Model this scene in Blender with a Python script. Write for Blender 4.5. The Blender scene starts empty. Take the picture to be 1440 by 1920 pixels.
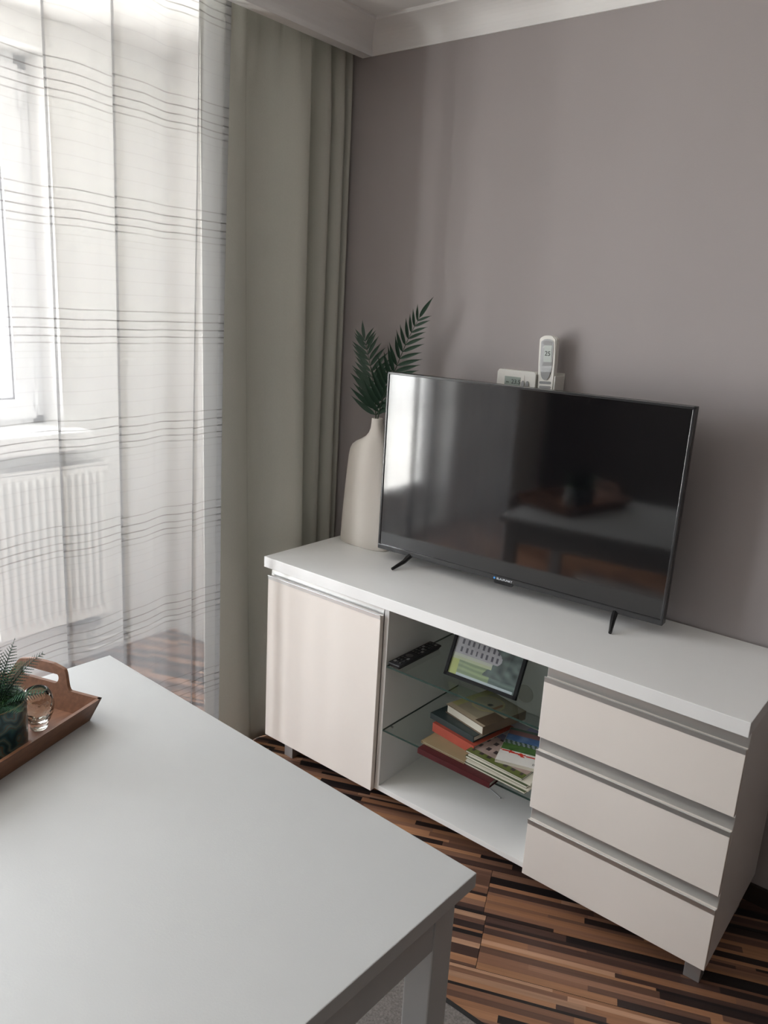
import bpy, bmesh, math, random
from mathutils import Vector, Matrix, noise
random.seed(7)
PI = math.pi
SC = bpy.context.scene
COL = SC.collection

# ------------------------------------------------------------------ camera
def make_camera():
    yaw, pitch, roll, F = 0.66718, 0.25399, 0.05767, 1465.55
    f = Vector((-math.sin(yaw)*math.cos(pitch), math.cos(yaw)*math.cos(pitch), -math.sin(pitch)))
    r0 = Vector((math.cos(yaw), math.sin(yaw), 0)); u0 = r0.cross(f)
    r = math.cos(roll)*r0 + math.sin(roll)*u0
    u = -math.sin(roll)*r0 + math.cos(roll)*u0
    cd = bpy.data.cameras.new('camera'); c = bpy.data.objects.new('camera', cd); COL.objects.link(c)
    c.matrix_world = Matrix(((r.x, u.x, -f.x, 2.4367), (r.y, u.y, -f.y, -2.2806), (r.z, u.z, -f.z, 1.6486), (0, 0, 0, 1)))
    cd.sensor_fit = 'VERTICAL'; cd.sensor_height = 24; cd.lens = F*24/1920
    cd.clip_start = .02
    SC.camera = c
make_camera()

# ------------------------------------------------------------------ world, light, exposure
W = bpy.data.worlds.new('sky'); SC.world = W; W.use_nodes = True
nt = W.node_tree; nt.nodes.clear()
wo = nt.nodes.new('ShaderNodeOutputWorld'); bg = nt.nodes.new('ShaderNodeBackground')
tc = nt.nodes.new('ShaderNodeTexCoord'); sx = nt.nodes.new('ShaderNodeSeparateXYZ'); cr = nt.nodes.new('ShaderNodeValToRGB')
mp = nt.nodes.new('ShaderNodeMapRange'); mp.inputs[1].default_value = -1; mp.inputs[2].default_value = 1
nt.links.new(tc.outputs['Generated'], sx.inputs[0]); nt.links.new(sx.outputs[2], mp.inputs[0]); nt.links.new(mp.outputs[0], cr.inputs[0])
cr.color_ramp.elements[0].position = .42; cr.color_ramp.elements[0].color = (1.12, 1.09, 1.04, 1)
cr.color_ramp.elements[1].position = .53; cr.color_ramp.elements[1].color = (.93, .95, 1, 1)
nt.links.new(cr.outputs[0], bg.inputs[0]); bg.inputs[1].default_value = 6.0
nt.links.new(bg.outputs[0], wo.inputs[0])
pd = bpy.data.lights.new('window_portal', 'AREA'); pd.shape = 'RECTANGLE'; pd.size = 2.8; pd.size_y = 2.5
pd.cycles.is_portal = True
po = bpy.data.objects.new('window_portal', pd); COL.objects.link(po)
po.location = (-.97, -1.95, 1.28); po.rotation_euler = (PI/2, 0, -PI/2)
SC.view_settings.view_transform = 'Standard'; SC.view_settings.look = 'None'
SC.view_settings.exposure = 1.98; SC.view_settings.gamma = 1

# ------------------------------------------------------------------ materials
MATS = {}
def mat(name, color=(.8, .8, .8), rough=.5, metal=0, coat=0, spec=.5, noise_amt=0, noise_scale=20, bump=0, bump_scale=200, trans=0, ior=1.45, stretch=None, attr=None, emis=None):
    m = bpy.data.materials.new(name); m.use_nodes = True; n = m.node_tree.nodes; l = m.node_tree.links
    b = n['Principled BSDF']
    b.inputs['Roughness'].default_value = rough; b.inputs['Metallic'].default_value = metal
    b.inputs['Coat Weight'].default_value = coat; b.inputs['Coat Roughness'].default_value = .08
    b.inputs['Specular IOR Level'].default_value = spec
    b.inputs['Transmission Weight'].default_value = trans; b.inputs['IOR'].default_value = ior
    t = n.new('ShaderNodeTexCoord'); mpg = n.new('ShaderNodeMapping'); l.new(t.outputs['Object'], mpg.inputs[0])
    if stretch: mpg.inputs['Scale'].default_value = stretch
    nz = n.new('ShaderNodeTexNoise'); nz.inputs['Scale'].default_value = noise_scale; nz.inputs['Detail'].default_value = 4
    l.new(mpg.outputs[0], nz.inputs['Vector'])
    mx = n.new('ShaderNodeMix'); mx.data_type = 'RGBA'; mx.blend_type = 'MULTIPLY'
    mx.inputs['Factor'].default_value = 1
    rr = n.new('ShaderNodeMapRange'); rr.inputs['To Min'].default_value = 1-noise_amt; rr.inputs['To Max'].default_value = 1+noise_amt
    l.new(nz.outputs['Fac'], rr.inputs['Value']); l.new(rr.outputs[0], mx.inputs['B'])
    if attr:
        a = n.new('ShaderNodeAttribute'); a.attribute_name = attr; l.new(a.outputs['Color'], mx.inputs['A'])
    else:
        mx.inputs['A'].default_value = (*color, 1)
    l.new(mx.outputs['Result'], b.inputs['Base Color'])
    if bump:
        nb = n.new('ShaderNodeTexNoise'); nb.inputs['Scale'].default_value = bump_scale; nb.inputs['Detail'].default_value = 3
        l.new(mpg.outputs[0], nb.inputs['Vector'])
        bp = n.new('ShaderNodeBump'); bp.inputs['Strength'].default_value = bump; bp.inputs['Distance'].default_value = .002
        l.new(nb.outputs['Fac'], bp.inputs['Height']); l.new(bp.outputs[0], b.inputs['Normal'])
    MATS[name] = m
    return m
mat('wall_taupe', (.375, .342, .338), .75, noise_amt=.03, noise_scale=3, bump=.12, bump_scale=260)
mat('wall_white', (.80, .79, .77), .8, noise_amt=.02, bump=.1)
mat('wall_grey', (.075, .068, .064), .85, noise_amt=.02, bump=.1)
mat('ceiling_white', (.88, .875, .865), .85, noise_amt=.01, bump=.08)
mat('moulding_white', (.87, .865, .855), .6, noise_amt=.01)
mat('laminate_white', (.84, .84, .83), .38, noise_amt=.01, bump=.05, bump_scale=500)
mat('carcass_white', (.76, .75, .73), .45, noise_amt=.01)
mat('lacquer', (.80, .745, .69), .34, coat=.25, noise_amt=.01)
mat('aluminium', (.62, .62, .61), .32, metal=.9, noise_amt=.04, noise_scale=60, stretch=(1, 30, 30))
mat('foot_metal', (.42, .41, .40), .4, metal=.6, noise_amt=.05)
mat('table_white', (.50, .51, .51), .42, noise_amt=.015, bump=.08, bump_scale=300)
mat('strips', attr='Col', rough=.42, noise_amt=.35, noise_scale=30, stretch=(.12, 4, 4), bump=.1, bump_scale=60)
mat('groove', (.02, .014, .012), .8)
mat('tv_plastic', (.012, .012, .013), .3, noise_amt=.02)
mat('tv_bezel', (.03, .03, .032), .18, noise_amt=.02, coat=.5)
mat('tv_screen', (.003, .003, .004), .07, spec=.6, ior=1.75, noise_amt=.01)
mat('logo_white', (.75, .8, .85), .5)
mat('logo_blue', (.05, .3, .75), .5)
mat('ceramic', (.78, .73, .67), .7, noise_amt=.03, noise_scale=8, bump=.25, bump_scale=90)
mat('fern_leaf', (.022, .055, .033), .5, noise_amt=.3, noise_scale=15)
mat('fern_stem', (.03, .05, .025), .6, noise_amt=.2)
mat('plastic_white', (.78, .76, .71), .4, noise_amt=.01)
mat('plastic_silver', (.30, .30, .30), .3, metal=.4, noise_amt=.02)
mat('lcd', (.33, .38, .34), .25, noise_amt=.02)
mat('lcd_light', (.52, .56, .53), .25, noise_amt=.02)
mat('dark_print', (.03, .035, .03), .5)
mat('button_grey', (.30, .30, .30), .5)
mat('black_rubber', (.02, .02, .022), .55, noise_amt=.1)
mat('black_frame', (.006, .006, .006), .6, spec=.2)
mat('wood_tray', (.19, .085, .045), .45, noise_amt=.4, noise_scale=14, stretch=(8, .8, 8), bump=.12, bump_scale=60)
mat('soil', (.02, .018, .014), .9, noise_amt=.4, bump=1, bump_scale=90)
mat('grass_green', (.05, .14, .04), .5, noise_amt=.4, noise_scale=40)
mat('frond_dark', (.016, .034, .022), .85, spec=.2, noise_amt=.3)
mat('frond_pale', (.04, .11, .06), .85, spec=.2, noise_amt=.3)
mat('radiator_white', (.80, .79, .76), .4, noise_amt=.01)
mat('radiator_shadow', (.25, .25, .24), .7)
mat('pvc_white', (.84, .84, .85), .3, noise_amt=.01)
mat('skirting_dark', (.03, .02, .016), .5, noise_amt=.2)
mat('gasket', (.12, .12, .13), .6)
mat('drape', (.56, .555, .50), .8, noise_amt=.05, noise_scale=200, stretch=(1, 1, 1), bump=.25, bump_scale=700)
mat('rug_pile', (.20, .18, .165), .95, noise_amt=.75, noise_scale=190, bump=1, bump_scale=260)
mat('rug_edge', (.025, .023, .022), .9, bump=.6, bump_scale=500)
mat('paper', (.50, .47, .39), .8, noise_amt=.15, noise_scale=20, stretch=(1, 1, 60))
mat('print', attr='Col', rough=.35, noise_amt=.05)
mat('book_red', (.065, .009, .011), .4, noise_amt=.15)
mat('book_orange', (.30, .05, .028), .5, noise_amt=.15)
mat('book_dark', (.018, .03, .03), .4, noise_amt=.2)
mat('book_tan', (.24, .18, .10), .5, noise_amt=.15)
mat('book_green', (.05, .07, .03), .4, noise_amt=.2)
mat('book_brown', (.12, .08, .05), .45, noise_amt=.2)
mat('steel', (.6, .6, .6), .3, metal=1)
mat('grommet', (.58, .56, .52), .5)

def glass_mat(name, color, rough=0, ior=1.45, thin=False, dens=None):
    m = bpy.data.materials.new(name); m.use_nodes = True; n = m.node_tree.nodes; l = m.node_tree.links
    n.clear(); o = n.new('ShaderNodeOutputMaterial')
    if thin:                                   # plain pane: fresnel mix of clear and gloss, lets daylight in
        tr = n.new('ShaderNodeBsdfTransparent'); tr.inputs[0].default_value = (*color, 1)
        gl = n.new('ShaderNodeBsdfGlossy'); gl.inputs['Roughness'].default_value = rough
        fr = n.new('ShaderNodeFresnel'); fr.inputs[0].default_value = ior
        ge = n.new('ShaderNodeNewGeometry'); inv = n.new('ShaderNodeMath'); inv.operation = 'SUBTRACT'; inv.inputs[0].default_value = 1; l.new(ge.outputs['Backfacing'], inv.inputs[1])
        mu = n.new('ShaderNodeMath'); mu.operation = 'MULTIPLY'; l.new(fr.outputs[0], mu.inputs[0]); l.new(inv.outputs[0], mu.inputs[1])
        mx = n.new('ShaderNodeMixShader'); l.new(mu.outputs[0], mx.inputs[0]); l.new(tr.outputs[0], mx.inputs[1]); l.new(gl.outputs[0], mx.inputs[2])
        l.new(mx.outputs[0], o.inputs[0])
    else:
        g = n.new('ShaderNodeBsdfGlass'); g.inputs[0].default_value = (*color, 1); g.inputs['Roughness'].default_value = rough; g.inputs['IOR'].default_value = ior
        nz = n.new('ShaderNodeTexVoronoi'); nz.inputs['Scale'].default_value = 90
        t = n.new('ShaderNodeTexCoord'); l.new(t.outputs['Object'], nz.inputs[0])
        bp = n.new('ShaderNodeBump'); bp.inputs['Strength'].default_value = .5; bp.inputs['Distance'].default_value = .003
        l.new(nz.outputs[0], bp.inputs['Height']); l.new(bp.outputs[0], g.inputs['Normal'])
        l.new(g.outputs[0], o.inputs[0])
    MATS[name] = m
glass_mat('pane_glass', (.97, .98, .98), thin=True)
glass_mat('shelf_glass', (.88, .92, .90), thin=True, ior=1.5)
glass_mat('crackle_glass', (.97, .97, .95), .03)
mat('glass_edge', (.02, .045, .036), .4, noise_amt=.1)

def sheer_mat():
    m = bpy.data.materials.new('sheer_voile'); m.use_nodes = True; n = m.node_tree.nodes; l = m.node_tree.links
    n.clear(); o = n.new('ShaderNodeOutputMaterial')
    uv = n.new('ShaderNodeUVMap'); uv.uv_map = 'UVMap'
    sp = n.new('ShaderNodeSeparateXYZ'); l.new(uv.outputs[0], sp.inputs[0])
    # slight waver of the woven slubs
    nz = n.new('ShaderNodeTexNoise'); nz.inputs['Scale'].default_value = 6; l.new(uv.outputs[0], nz.inputs['Vector'])
    def M(op, a, b=None, c=None):
        x = n.new('ShaderNodeMath'); x.operation = op
        for i, v in enumerate((a, b, c)):
            if v is None: continue
            if isinstance(v, (int, float)): x.inputs[i].default_value = v
            else: l.new(v, x.inputs[i])
        return x.outputs[0]
    v = M('ADD', sp.outputs[1], M('MULTIPLY', nz.outputs['Fac'], .006))
    ph = M('FRACT', M('DIVIDE', v, .30))
    tot = None
    for c, w, s in ((.05, .0055, .8), (.11, .0055, 1), (.18, .0055, 1), (.26, .0055, 1), (.35, .005, .9), (.50, .004, .45), (.62, .004, .5), (.74, .004, .5), (.84, .0035, .4), (.92, .0035, .4), (.975, .004, .5)):
        k = M('MULTIPLY', M('LESS_THAN', M('ABSOLUTE', M('SUBTRACT', ph, c)), w), s)
        tot = k if tot is None else M('MAXIMUM', tot, k)
    brk = n.new('ShaderNodeTexNoise'); brk.inputs['Scale'].default_value = 1
    mp2 = n.new('ShaderNodeMapping'); mp2.inputs['Scale'].default_value = (9, 60, 1); l.new(uv.outputs[0], mp2.inputs[0]); l.new(mp2.outputs[0], brk.inputs['Vector'])
    amt = M('MULTIPLY', tot, M('ADD', .35, brk.outputs['Fac']))
    hem = M('GREATER_THAN', sp.outputs[0], 50)          # the doubled hem at the free edge (u offset by 100)
    cov = M('ADD', M('ADD', .50, M('MULTIPLY', amt, .30)), M('MULTIPLY', hem, .10))
    tr = n.new('ShaderNodeBsdfTransparent')
    tl = n.new('ShaderNodeBsdfTranslucent'); df = n.new('ShaderNodeBsdfDiffuse')
    col = n.new('ShaderNodeMix'); col.data_type = 'RGBA'; l.new(amt, col.inputs['Factor'])
    col.inputs['A'].default_value = (.175, .175, .177, 1); col.inputs['B'].default_value = (.07, .068, .066, 1)
    l.new(col.outputs['Result'], tl.inputs[0]); sc3 = n.new('ShaderNodeMix'); sc3.data_type = 'RGBA'; l.new(amt, sc3.inputs['Factor']); sc3.inputs['A'].default_value = (.60, .60, .60, 1); sc3.inputs['B'].default_value = (.26, .255, .25, 1)
    l.new(sc3.outputs['Result'], df.inputs[0])
    a = n.new('ShaderNodeMixShader'); a.inputs[0].default_value = .38
    l.new(tl.outputs[0], a.inputs[1]); l.new(df.outputs[0], a.inputs[2])
    b = n.new('ShaderNodeMixShader'); l.new(cov, b.inputs[0]); l.new(tr.outputs[0], b.inputs[1]); l.new(a.outputs[0], b.inputs[2])
    l.new(b.outputs[0], o.inputs[0])
    MATS['sheer_voile'] = m
sheer_mat()

def pot_mat():
    m = mat('pot_glaze', (.05, .10, .11), .3, coat=.3)
    n = m.node_tree.nodes; l = m.node_tree.links; b = n['Principled BSDF']
    t = n.new('ShaderNodeTexCoord'); nz = n.new('ShaderNodeTexNoise'); nz.inputs['Scale'].default_value = 14; l.new(t.outputs['Object'], nz.inputs['Vector'])
    mx = n.new('ShaderNodeMix'); mx.data_type = 'RGBA'; mx.blend_type = 'LINEAR_LIGHT'; mx.inputs['Factor'].default_value = .07
    l.new(t.outputs['Object'], mx.inputs['A']); l.new(nz.outputs['Color'], mx.inputs['B'])
    wv = n.new('ShaderNodeTexWave'); wv.bands_direction = 'DIAGONAL'; wv.inputs['Scale'].default_value = 19; wv.inputs['Distortion'].default_value = 3.2
    l.new(mx.outputs['Result'], wv.inputs['Vector'])
    r = n.new('ShaderNodeValToRGB'); e = r.color_ramp.elements
    e[0].position = 0; e[0].color = (.012, .04, .045, 1); e[1].position = 1; e[1].color = (.09, .17, .17, 1)
    x = e.new(.35); x.color = (.03, .085, .10, 1); x = e.new(.6); x.color = (.05, .12, .11, 1); x = e.new(.8); x.color = (.11, .08, .055, 1)
    l.new(wv.outputs['Fac'], r.inputs[0]); l.new(r.outputs[0], b.inputs['Base Color'])
pot_mat()

def see_through(name, k):
    m = MATS[name]; n = m.node_tree.nodes; l = m.node_tree.links; b = n['Principled BSDF']; o = n['Material Output']
    t = n.new('ShaderNodeBsdfTranslucent'); l.new(b.inputs['Base Color'].links[0].from_socket, t.inputs[0])
    x = n.new('ShaderNodeMixShader'); x.inputs[0].default_value = k
    l.new(b.outputs[0], x.inputs[1]); l.new(t.outputs[0], x.inputs[2]); l.new(x.outputs[0], o.inputs[0])
see_through('drape', .12)

# ------------------------------------------------------------------ helpers
BASE = {}
def thing(name, loc=(0, 0, 0), rz=0, label=None, cat=None, group=None, kind=None):
    o = bpy.data.objects.new(name, None); COL.objects.link(o); o.empty_display_size = .05
    o.location = loc; o.rotation_euler = (0, 0, rz)
    tag(o, label, cat, group, kind); BASE[o.name] = Vector(loc)
    return o
def tag(o, label=None, cat=None, group=None, kind=None):
    if label: o['label'] = label
    if cat: o['category'] = cat
    if group: o['group'] = group
    if kind: o['kind'] = kind
    return o
def obj(name, bm, m, parent=None, world=False, smooth=False, kind=None, label=None):
    """link bm as ONE mesh object; world=True: bm is in world coordinates and is moved into its thing's frame"""
    me = bpy.data.meshes.new(name)
    if world and parent is not None:
        bmesh.ops.translate(bm, verts=bm.verts, vec=-BASE[parent.name])
    bmesh.ops.recalc_face_normals(bm, faces=bm.faces)
    bm.to_mesh(me); bm.free()
    if smooth:
        for p in me.polygons: p.use_smooth = True
    for k in (m if isinstance(m, (list, tuple)) else [m]): me.materials.append(MATS[k])
    o = bpy.data.objects.new(name, me); COL.objects.link(o)
    if parent is not None:
        o.parent = parent; BASE[o.name] = BASE[parent.name]
    else: BASE[o.name] = Vector((0, 0, 0))
    if kind: o['kind'] = kind
    if label: o['label'] = label
    return o
def share(name, src, parent, mw=None):
    o = bpy.data.objects.new(name, src.data); COL.objects.link(o); o.parent = parent
    if mw is not None: o.matrix_local = mw
    BASE[o.name] = BASE[parent.name]
    return o
def box(bm, x0, x1, y0, y1, z0, z1, bev=0, mi=0, seg=2):
    g = bmesh.ops.create_cube(bm, size=1)['verts']
    for v in g:
        v.co = Vector((x0+(v.co.x+.5)*(x1-x0), y0+(v.co.y+.5)*(y1-y0), z0+(v.co.z+.5)*(z1-z0)))
    fs = set(f for v in g for f in v.link_faces)
    for f in fs: f.material_index = mi
    if bev:
        es = set(e for v in g for e in v.link_edges)
        bmesh.ops.bevel(bm, geom=list(es), offset=bev, segments=seg, affect='EDGES', profile=.6)
    return bm
def B(x0, x1, y0, y1, z0, z1, bev=0):
    return box(bmesh.new(), x0, x1, y0, y1, z0, z1, bev)
def extrude_poly(pts, axis, a, b, bm=None):
    """closed polygon (2-D points) swept along an axis from a to b"""
    bm = bm or bmesh.new()
    def P(p, t):
        if axis == 'x': return (t, p[0], p[1])
        if axis == 'y': return (p[0], t, p[1])
        return (p[0], p[1], t)
    v0 = [bm.verts.new(P(p, a)) for p in pts]; v1 = [bm.verts.new(P(p, b)) for p in pts]
    n = len(pts)
    for i in range(n): bm.faces.new((v0[i], v0[(i+1) % n], v1[(i+1) % n], v1[i]))
    bm.faces.new(v0); bm.faces.new(v1[::-1])
    return bm
def tube(bm, pts, rad, seg=10, caps=True):
    rings = []; n = len(pts); pts = [Vector(p) for p in pts]
    up = Vector((0, 0, 1))
    for i, p in enumerate(pts):
        d = (pts[min(i+1, n-1)]-pts[max(i-1, 0)]).normalized()
        a = d.cross(up)
        if a.length < .05: a = d.cross(Vector((1, 0, 0)))
        a.normalize(); b = d.cross(a)
        r = rad[i] if isinstance(rad, (list, tuple)) else rad
        rings.append([bm.verts.new(p+r*(math.cos(2*PI*k/seg)*a+math.sin(2*PI*k/seg)*b)) for k in range(seg)])
    for i in range(n-1):
        for k in range(seg):
            bm.faces.new((rings[i][k], rings[i][(k+1) % seg], rings[i+1][(k+1) % seg], rings[i+1][k]))
    if caps: bm.faces.new(rings[0][::-1]); bm.faces.new(rings[-1])
    return bm
def lathe(bm, prof, c=(0, 0, 0), seg=40):
    c = Vector(c); rings = []
    for r, z in prof:
        if r < 1e-5: rings.append([bm.verts.new(c+Vector((0, 0, z)))])
        else: rings.append([bm.verts.new(c+Vector((r*math.cos(2*PI*k/seg), r*math.sin(2*PI*k/seg), z))) for k in range(seg)])
    for a, b in zip(rings, rings[1:]):
        for k in range(seg):
            k2 = (k+1) % seg
            if len(a) == 1 and len(b) == 1: continue
            if len(a) == 1: bm.faces.new((a[0], b[k], b[k2]))
            elif len(b) == 1: bm.faces.new((a[k], a[k2], b[0]))
            else: bm.faces.new((a[k], a[k2], b[k2], b[k]))
    return bm
def rounded(w, h, r, cx=0, cy=0, seg=6):
    pts = []
    for sx_, sy_, a0 in ((1, 1, 0), (-1, 1, PI/2), (-1, -1, PI), (1, -1, 3*PI/2)):
        for k in range(seg+1):
            a = a0+PI/2*k/seg
            pts.append((cx+sx_*(w/2-r)+r*math.cos(a), cy+sy_*(h/2-r)+r*math.sin(a)))
    return pts
def text(name, s, size, m, parent, mw, depth=.0003):
    cu = bpy.data.curves.new(name, 'FONT'); cu.body = s; cu.size = size; cu.extrude = depth; cu.align_x = 'CENTER'; cu.align_y = 'CENTER'
    cu.resolution_u = 3
    t = bpy.data.objects.new(name+'_src', cu); COL.objects.link(t)
    bpy.context.view_layer.update()
    me = bpy.data.meshes.new_from_object(t.evaluated_get(bpy.context.evaluated_depsgraph_get()))
    bpy.data.objects.remove(t)
    o = bpy.data.objects.new(name, me); COL.objects.link(o); me.materials.clear(); me.materials.append(MATS[m])
    o.parent = parent; o.matrix_local = mw; BASE[o.name] = BASE[parent.name]
    return o
def setcol(bm_faces_col, bm, fcol):
    lay = bm.loops.layers.float_color.get('Col') or bm.loops.layers.float_color.new('Col')
    for f, c in zip(bm_faces_col, fcol):
        for lp in f.loops: lp[lay] = (*c, 1)
def print_grid(w, h, nx, ny, fn, z=0):
    """flat printed picture: a grid of faces coloured by fn(u, v), u to the right and v up"""
    bm = bmesh.new(); lay = bm.loops.layers.float_color.new('Col')
    V = [[bm.verts.new((w*(i/nx-.5), h*(j/ny-.5), z)) for i in range(nx+1)] for j in range(ny+1)]
    for j in range(ny):
        for i in range(nx):
            f = bm.faces.new((V[j][i], V[j][i+1], V[j+1][i+1], V[j+1][i]))
            c = fn((i+.5)/nx, (j+.5)/ny)
            for lp in f.loops: lp[lay] = (*c, 1)
    return bm

XL, XR, YB = -.70, 5.0, -5.2     # alcove window wall, right wall, wall behind the camera
ZC = 2.575
# ------------------------------------------------------------------ room shell
def struct(name, bm, m, smooth=False): return obj(name, bm, m, smooth=smooth, kind='structure')
fl = struct('floor', B(XL-.1, XR+.1, YB-.1, .1, -.12, -.008), 'groove')
struct('wall_back', B(.30, XR+.1, 0, .1, 0, 2.66), 'wall_taupe')
struct('wall_alcove', B(XL-.4, .30, 0, .1, 0, 2.66), 'wall_white')
struct('wall_right', B(XR, XR+.1, YB, 0, 0, 2.66), 'wall_grey')
struct('wall_front', B(XL-.4, XR+.1, YB-.1, YB, 0, 2.66), 'wall_grey')
# window wall with its opening
WY0, WY1, WZ0, WZ1 = -.955, -.54, 1.06, 2.53
bm = bmesh.new()
DY0, DY1, DZ0 = -3.38, -1.03, .03        # balcony door opening
box(bm, XL-.3, XL, WY1, 0, 0, 2.66); box(bm, XL-.3, XL, YB, DY0, 0, 2.66)
box(bm, XL-.3, XL, DY1, WY0, 0, WZ1); box(bm, XL-.3, XL, DY0, DY1, -.05, DZ0)
box(bm, XL-.3, XL, WY0, WY1, 0, WZ0); box(bm, XL-.3, XL, DY0, WY1, WZ1, 2.66)
struct('wall_left', bm, 'wall_white')
bm = bmesh.new(); box(bm, .43, XR+.1, YB-.1, .1, ZC, ZC+.1); box(bm, XL-.4, .43, YB-.1, .1, 2.64, 2.74)
struct('ceiling', bm, 'ceiling_white')
# pelmet board that hides the curtain rail, with the cove moulding on its room side, then the cove over the taupe wall
def cove(s=.088, steps=10):
    pts = [(0, 0), (.006, 0), (.008, .006)]
    for k in range(steps+1):
        a = PI/2*k/steps
        pts.append((s-.008-(s-.016)*math.cos(a)*1.0, .006+(s-.014)*math.sin(a)*.96))
    pts += [(s-.003, s-.010), (s, s-.006), (s, s), (0, s)]
    return pts
cv = cove()
bm = B(.43, .47, YB, 0, 2.487, ZC+.001, .002)
struct('trim_1', bm, 'moulding_white')
struct('trim_2', extrude_poly([(.47+a, 2.487+b) for a, b in cv], 'y', YB, -.0), 'moulding_white')
struct('trim_3', extrude_poly([(-a, 2.487+b) for a, b in cv], 'x', .47, XR), 'moulding_white')
struct('baseboard_left', B(XL, XL+.012, YB, 0, 0, .06, .003), 'moulding_white')
struct('baseboard_right', B(XR-.012, XR, YB, 0, 0, .06, .003), 'skirting_dark')
bm = B(.55, XR, -.012, 0, 0, .06, .003); struct('baseboard_back', bm, 'skirting_dark')

# floor boards: each laminate board is a plank with its printed strips
PAL = [(.38, .19, .10), (.31, .15, .08), (.22, .11, .068), (.135, .07, .048), (.07, .038, .030), (.032, .020, .018), (.016, .012, .012), (.42, .24, .15), (.26, .135, .085)]
WTS = [12, 14, 15, 14, 14, 16, 10, 5, 10]
def plank(j, i, off):
    L, Wd = 1.29, .193
    ang = math.radians(23.4)
    bm = bmesh.new(); lay = bm.loops.layers.float_color.new('Col')
    x0, y0 = off+i*L, j*Wd
    g = .0007
    rows = []; y = y0+g
    while y < y0+Wd-g-.004:
        h = random.choice((.009, .012, .015, .018, .022)); 
        if y+h > y0+Wd-g-.006: h = y0+Wd-g-y
        rows.append((y, y+h)); y += h
    org = Vector((1.6, -.58, 0)); c, s = math.cos(ang), math.sin(ang)
    def W_(x, y, z): return Vector((org.x+c*x-s*y, org.y+s*x+c*y, z))
    cen = W_(x0+L/2, y0+Wd/2, 0)
    if not (XL-.8 < cen.x < XR+.8 and YB-.8 < cen.y < .8): bm.free(); return None
    for (a, b) in rows:
        x = x0+g
        last = None
        while x < x0+L-g-1e-4:
            l = random.uniform(.12, .60); e = min(x+l, x0+L-g)
            if x0+L-g-e < .05: e = x0+L-g
            col = random.choices(PAL, WTS)[0]
            if col == last: col = random.choices(PAL, WTS)[0]
            last = col; k = random.uniform(.85, 1.15)
            vs = [bm.verts.new(W_(*p, 0)) for p in ((x, a), (e, a), (e, b), (x, b))]
            f = bm.faces.new(vs)
            for lp in f.loops: lp[lay] = (col[0]*k, col[1]*k, col[2]*k, 1)
            x = e
    # skirt so that the board has thickness
    q = [(x0+g, y0+g), (x0+L-g, y0+g), (x0+L-g, y0+Wd-g), (x0+g, y0+Wd-g)]
    for a, b in zip(q, q[1:]+q[:1]):
        vs = [bm.verts.new(W_(*a, 0)), bm.verts.new(W_(*b, 0)), bm.verts.new(W_(*b, -.008)), bm.verts.new(W_(*a, -.008))]
        f = bm.faces.new(vs)
        for lp in f.loops: lp[lay] = (.02, .014, .012, 1)
    for co, no in (((XL, 0, 0), (-1, 0, 0)), ((XR, 0, 0), (1, 0, 0)), ((0, 0, 0), (0, 1, 0)), ((0, YB, 0), (0, -1, 0))):
        bmesh.ops.bisect_plane(bm, geom=bm.verts[:]+bm.edges[:]+bm.faces[:], plane_co=co, plane_no=no, clear_outer=True)
    if not bm.faces: bm.free(); return None
    # into a frame that runs along the strips, so that the grain follows them
    R_ = Matrix.Rotation(-ang, 4, 'Z')
    bmesh.ops.transform(bm, matrix=R_, verts=bm.verts)
    o = obj('plank', bm, 'strips', fl)
    o.rotation_euler = (0, 0, ang)
for j in range(-22, 26):
    off = -.05 if j == -1 or j == 0 else random.uniform(0, 1.2)
    if j == -1: off = -.04
    for i in range(-5, 5): plank(j, i, off)

# ------------------------------------------------------------------ window
XF0, XF1 = -.93, -.86
def sash_part(root, a, b, z0, z1, s=.085, low=0, name='sash'):
    bm = bmesh.new()
    box(bm, XF0+.02, XF1+.015, a, a+s, z0, z1, .006); box(bm, XF0+.02, XF1+.015, b-s, b, z0, z1, .006)
    box(bm, XF0+.02, XF1+.015, a+s-.01, b-s+.01, z0, z0+s+low, .006); box(bm, XF0+.02, XF1+.015, a+s-.01, b-s+.01, z1-s, z1, .006)
    sash = obj(name, bm, 'pvc_white', root, world=True); g0 = z0+s+low
    bm = bmesh.new()
    for (p, q) in (((a+s, a+s+.007), (g0, z1-s)), ((b-s-.007, b-s), (g0, z1-s)), ((a+s, b-s), (g0, g0+.007)), ((a+s, b-s), (z1-s-.007, z1-s))):
        box(bm, XF0+.035, XF1-.002, p[0], p[1], q[0], q[1])
    obj('gasket', bm, 'gasket', sash, world=True)
    obj('pane', B(XF0+.045, XF0+.046, a+s-.003, b-s+.003, g0-.003, z1-s+.003), 'pane_glass', sash, world=True)
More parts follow.
